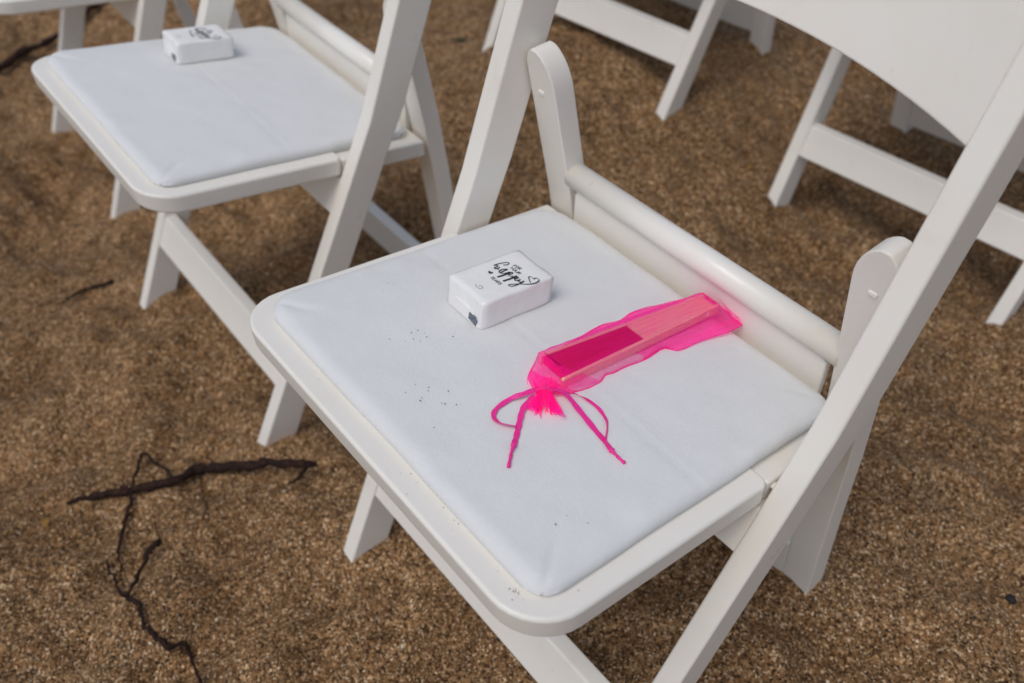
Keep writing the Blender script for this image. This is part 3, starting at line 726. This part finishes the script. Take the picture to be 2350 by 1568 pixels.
ruffle('inner_ruffle', [(-.004, .0050, .0034, .12), (.001, .0046, .0032, .18), (.006, .0054, .0034, .26), (.012, .0068, .0036, .34), (.018, .0084, .0036, .40)], 9, 2.1, 'organza')
bm = bmesh.new()                                              # drawn cord round the neck
pts = []
for k in range(41):
    a = 2 * math.pi * k / 40; v = Vector((NX_ - BX, NY_ - BY, 0)) + dirv * (.0012 + .0004 * math.sin(3 * a)) + sid * (.0062 * math.cos(a)) + Vector((0, 0, max(.0008, .0054 + .0046 * math.sin(a)))); pts.append(v)
tube(bm, pts, [.0009] * len(pts), 6, False); link('drawcord', bm, M['ribbon'], pouch)
def ribbon3d(name, pts, width, edge=0.0):
    """pts: (x, y, h) in seat coordinates; a thin flat band that rolls between lying flat and standing on edge"""
    P = [Vector((p[0] - BX, p[1] - BY, p[2])) for p in smooth_path(pts, 7)]
    bm = bmesh.new(); prev = None; n_ = len(P)
    for i_, p in enumerate(P):
        d_ = (P[min(i_ + 1, n_ - 1)] - P[max(i_ - 1, 0)]).normalized(); t = i_ / (n_ - 1)
        s_ = d_.cross(Vector((0, 0, 1))).normalized(); ang = edge * (0.4 + 0.6 * math.sin(2.6 * t * math.pi + .5))
        w_ = s_ * math.cos(ang) + Vector((0, 0, 1)) * math.sin(ang)
        half = width / 2 * (1 + .10 * math.sin(37 * t))
        nrm = d_.cross(w_).normalized() * .00018
        lift = abs(math.sin(ang)) * half
        q = p + Vector((0, 0, lift))
        ring = [bm.verts.new(q + w_ * half + nrm), bm.verts.new(q - w_ * half + nrm), bm.verts.new(q - w_ * half - nrm), bm.verts.new(q + w_ * half - nrm)]
        if prev:
            for k in range(4): bm.faces.new((prev[k], prev[(k + 1) % 4], ring[(k + 1) % 4], ring[k]))
        else: bm.faces.new(ring[::-1])
        prev = ring
    bm.faces.new(prev); return link(name, bm, M['ribbon'], pouch, smooth=False)
zz = lambda pts, hs: [(p[0], p[1], h) for p, h in zip(pts, hs)]
ribbon3d('ribbon', zz([(.0399, .1365), (.0371, .1237), (.0343, .116), (.0345, .1043), (.038, .0963), (.0442, .0926), (.0516, .094), (.0592, .1003)], [.006, .005, .003, .0015, .0012, .0012, .0015, .002]), .0038, .6)
ribbon3d('ribbon', zz([(.0440, .1310), (.0476, .1176), (.0533, .1096), (.0607, .1014), (.0679, .0932), (.0734, .0861)], [.006, .004, .0025, .0015, .0012, .0016]), .0042, .3)
ribbon3d('ribbon', zz([(.0456, .1450), (.0544, .1525), (.0723, .1517), (.0923, .1491), (.1077, .1468), (.1181, .1438)], [.008, .0065, .004, .0022, .0014, .0016]), .0046, .2)
ribbon3d('ribbon', zz([(.0480, .1470), (.0568, .1585), (.0653, .1651), (.0774, .1664), (.0892, .164), (.0981, .1577), (.1060, .1487)], [.005, .004, .003, .003, .0025, .002, .0018]), .0028, 1.1)
def tail(pts):
    bm = bmesh.new(); P = smooth_path([(p[0] - BX, p[1] - BY, p[2]) for p in pts], 6)
    rr = [.0012 + .0002 * math.sin(i_ * .9) + (.0013 * math.exp(-((i_ - 4) / 2.2) ** 2)) for i_ in range(len(P))]
    tube(bm, P, rr, 8); link('ribbon_knot', bm, M['ribbon'], pouch)
tail([(.0715, .0885, .0018), (.0740, .0855, .0026), (.0770, .0815, .0018), (.0810, .0770, .0016), (.0868, .0707, .0013)])
tail([(.1150, .1450, .0018), (.1181, .1438, .0026), (.1215, .1440, .0020), (.1262, .1440, .0016), (.1310, .1443, .0013)])
tag(pouch, 'sheer hot pink drawstring pouch with ribbons lying on the nearest chair', 'pouch')

# ------------------------------------------------------------------ dirt on the cushion of the nearest chair
SPK = [(-.0209, .0672), (-.0174, .0559), (-.0127, .0739), (-.0096, .0711), (-.001, .0838), (-.0057, .0627), (-.004, .06), (.0072, .0719), (.0091, .0735), (.0144, .08), (.0158, .0833),
       (.0352, .1084), (.0251, .052), (-.0746, .1001), (-.0741, .1062), (-.068, .1084), (-.0667, .0968), (-.0616, .0997), (-.0681, .0894), (-.0634, .1074), (-.077, .0806),
       (-.0556, .1302), (-.052, .1254), (-.1423, .1211), (-.1383, .1252), (.1429, .0777), (.1443, .0666), (.1558, .0851)]
RIM = [(.1593, .0147), (.1628, .0156), (.1659, .0166), (.1669, .014), (.1665, .0107), (.1705, .0163), (.1647, .0174), (-.0794, .015), (.0379, .0124), (.0564, .0052), (.0305, .0067), (.10, .012), (.186, .05)]
RIM += [(random.uniform(.03, .172), .0185 + random.gauss(0, .0012)) for _ in range(8)] + [(.163 + random.gauss(0, .003), .0165 + random.gauss(0, .0015)) for _ in range(10)]
bm = bmesh.new()
for pts, hb, sc in ((SPK, PADH + .0004, 1.0), (RIM, .0004, .62)):
    for (x_, y_) in pts:
        p = Vector((x_, y_, H + SL * y_ + hb)); s_ = random.uniform(.00025, .00062) * sc
        r_ = bmesh.ops.create_icosphere(bm, subdivisions=1, radius=s_, matrix=Matrix.Translation(p) @ Matrix.Rotation(random.uniform(0, 6), 4, 'Z') @ Matrix.Diagonal((random.uniform(.7, 1.8), 1, .6, 1)))
crumbs = link('dirt_crumbs', bm, make_simple('dark_dirt', (0.07, 0.05, 0.035), 0.9, 900.0, 0.4), matrix=MA, smooth=False)
tag(crumbs, 'dark specks of sand and dirt on the nearest white cushion', 'dirt', kind='stuff')

# ------------------------------------------------------------------ driftwood and litter on the sand
def twig(name, branches, label, group=None, z0=0.0, base=None, rscale=1.0):
    root = bpy.data.objects.new(name, None); root.empty_display_size = .02; C.objects.link(root)
    bx_, by_ = base or branches[0][1][0][:2]; bz_ = sand_at(bx_, by_); root.location = (bx_, by_, bz_)
    for n_, pts, rad, lifts in branches:
        P = []; k_ = len(pts)
        lf = np.interp(np.linspace(0, 1, k_), np.linspace(0, 1, len(lifts)), lifts)
        for (x_, y_), l_ in zip(pts, lf):
            l_ += .004; zt = sand_at(x_, y_) + l_
            for _ in range(3):
                f_ = (zt - z0) / (CAM_LOC[2] - z0); px_, py_ = x_ + (CAM_LOC[0] - x_) * f_, y_ + (CAM_LOC[1] - y_) * f_; zt = sand_at(px_, py_) + l_
            P.append((px_, py_, zt))
        Q = smooth_path(P, 5); n2 = len(Q)
        Q = [(q[0] + random.gauss(0, .0009), q[1] + random.gauss(0, .0009), q[2] + random.gauss(0, .0006)) for q in Q]
        rr = np.interp(np.linspace(0, 1, n2), np.linspace(0, 1, len(rad)), rad) * rscale * (1 + .20 * rng.standard_normal(n2).clip(-1.5, 1.5))
        bm = bmesh.new(); tube(bm, [(q[0] - bx_, q[1] - by_, q[2] - bz_) for q in Q], list(rr), 9)
        link(n_, bm, M['bark'], root)
    tag(root, label, 'stick', group); return root
twig('driftwood_stick', [
    ('stem', [(-.502, -.199), (-.484, -.16), (-.468, -.128), (-.445, -.077), (-.444, -.053), (-.439, -.039), (-.417, -.009), (-.394, .026), (-.365, .059), (-.348, .08)],
     [.0024, .0068, .0080, .0080, .0098, .0082, .0078, .0076, .0068, .0044], [.004, .004, .006, .008, .010, .014, .020, .026]),
    ('branch', [(-.468, -.127), (-.491, -.111), (-.507, -.097), (-.514, -.089), (-.494, -.086), (-.468, -.077), (-.449, -.079)], [.0030, .0028, .0026, .0028, .0026, .0024, .0030], [.008, .012, .012, .008]),
    ('branch', [(-.465, -.127), (-.446, -.136), (-.428, -.151), (-.41, -.163), (-.394, -.173), (-.38, -.18), (-.367, -.182), (-.355, -.187)], [.0030, .0034, .0034, .0032, .0026, .0018, .0012], [.006, .004, .003, .002]),
    ('branch', [(-.356, .074), (-.346, .053), (-.343, .032)], [.0040, .0030, .0016], [.016, .008, .002]),  # dark shoot added along the shadow line under the raised tip
    ('branch', [(-.43, -.047), (-.408, -.056), (-.386, -.061), (-.371, -.07), (-.361, -.08)], [.0012, .0010, .0012, .0006], [.008, .003, .002])],
    'thick dark forked driftwood stick lying left of the nearest chair', rscale=.80)
twig('root_twig', [
    ('stem', [(-.323, -.193), (-.305, -.187), (-.289, -.19), (-.271, -.192), (-.251, -.187), (-.232, -.182), (-.221, -.168), (-.205, -.168), (-.183, -.171), (-.160, -.175)],
     [.0030, .0034, .0030, .0032, .0036, .0038, .0030, .0024, .0022], [.003, .003, .004, .003]),
    ('branch', [(-.382, -.194), (-.355, -.195), (-.332, -.197), (-.323, -.193)], [.0016, .0024, .0028], [.004, .003]),
    ('branch', [(-.323, -.193), (-.337, -.177), (-.352, -.16), (-.367, -.144), (-.369, -.13)], [.0026, .0025, .0032, .0056, .0042], [.004, .010, .016]),
    ('branch', [(-.411, -.12), (-.394, -.126), (-.378, -.129), (-.368, -.131)], [.0006, .0009, .0016], [.003, .012])],
    'thin crooked brown root twig at the bottom left of the sand', rscale=.80)
twig('driftwood_stick', [('stem', [(-1.86, .02), (-1.80, .111), (-1.802, .173), (-1.80, .242), (-1.833, .326), (-1.83, .378), (-1.839, .435)], [.006, .008, .009, .008, .0085, .010, .008], [.010, .012, .016])],
     'dark driftwood stick lying under the chair at the top left corner', z0=-.03)
twig('thin_twig', [('stem', [(-.912, -.07), (-.905, -.025), (-.912, .02)], [.0012, .0022, .0030], [.001, .003])], 'short thin dark twig on the sand at the left edge', z0=-.02)
def flat_leaf(name, x_, y_, l_, w_, ang, material, label, cat):
    bm = bmesh.new(); n_ = 8; L1, L2, md = [], [], []
    for k in range(n_ + 1):
        t = k / n_; w2 = w_ * math.sin(math.pi * min(max(t, .02), .98)) ** .8 / 2; c_ = .25 * w_ * math.sin(math.pi * t)
        md.append(bm.verts.new((l_ * (t - .5), c_, .002 + .15 * l_ * (t - .5) ** 2))); L1.append(bm.verts.new((l_ * (t - .5), w2 + c_, .002 + .35 * w2))); L2.append(bm.verts.new((l_ * (t - .5), -w2 + c_, .002 + .35 * w2)))
    for k in range(n_): bm.faces.new((md[k], md[k + 1], L1[k + 1], L1[k])); bm.faces.new((L2[k], L2[k + 1], md[k + 1], md[k]))
    zt = sand_at(x_, y_); x0_, y0_ = x_, y_
    for _ in range(3):                                  # spotted on the z = 0 plane; slide along the sight line down to the sand
        f_ = zt / CAM_LOC[2]; x_, y_ = x0_ + (CAM_LOC[0] - x0_) * f_, y0_ + (CAM_LOC[1] - y0_) * f_; zt = sand_at(x_, y_)
    o = link(name, bm, M[material], matrix=Matrix.Translation((x_, y_, sand_at(x_, y_) + .001)) @ Matrix.Rotation(ang, 4, 'Z'))
    s_ = o.modifiers.new('thickness', 'SOLIDIFY'); s_.thickness = .0006
    return tag(o, label, cat)
flat_leaf('dead_leaf', -1.150, .915, .040, .012, .9, 'leaf', 'small dark green dead leaf on the sand between the rows', 'leaf')
flat_leaf('red_petal', -1.835, .405, .022, .016, .4, 'petal', 'small red petal beside the driftwood stick at the top left', 'petal')
flat_leaf('ochre_leaf', -.420, 1.020, .016, .012, 1.2, 'ochre', 'tiny ochre leaf scrap on the sand behind the nearest seat', 'leaf')
flat_leaf('ochre_leaf', -.486, -.232, .014, .010, .3, 'ochre', 'tiny ochre leaf scrap near the left tip of the forked stick', 'leaf')
bm = bmesh.new(); bmesh.ops.create_icosphere(bm, subdivisions=3, radius=1)
for v in bm.verts:
    v.co *= 1 + .16 * math.sin(3.1 * v.co.x + 1.7 * v.co.y) + .10 * math.sin(5 * v.co.z + 2 * v.co.x); v.co = (v.co.x * .0062, v.co.y * .0048, v.co.z * .0040)
pb = link('pebble', bm, M['pebble'], matrix=Matrix.Translation((.336, .572, sand_at(.336, .572) + .002)))
tag(pb, 'small black pebble on the sand at the lower right', 'pebble')
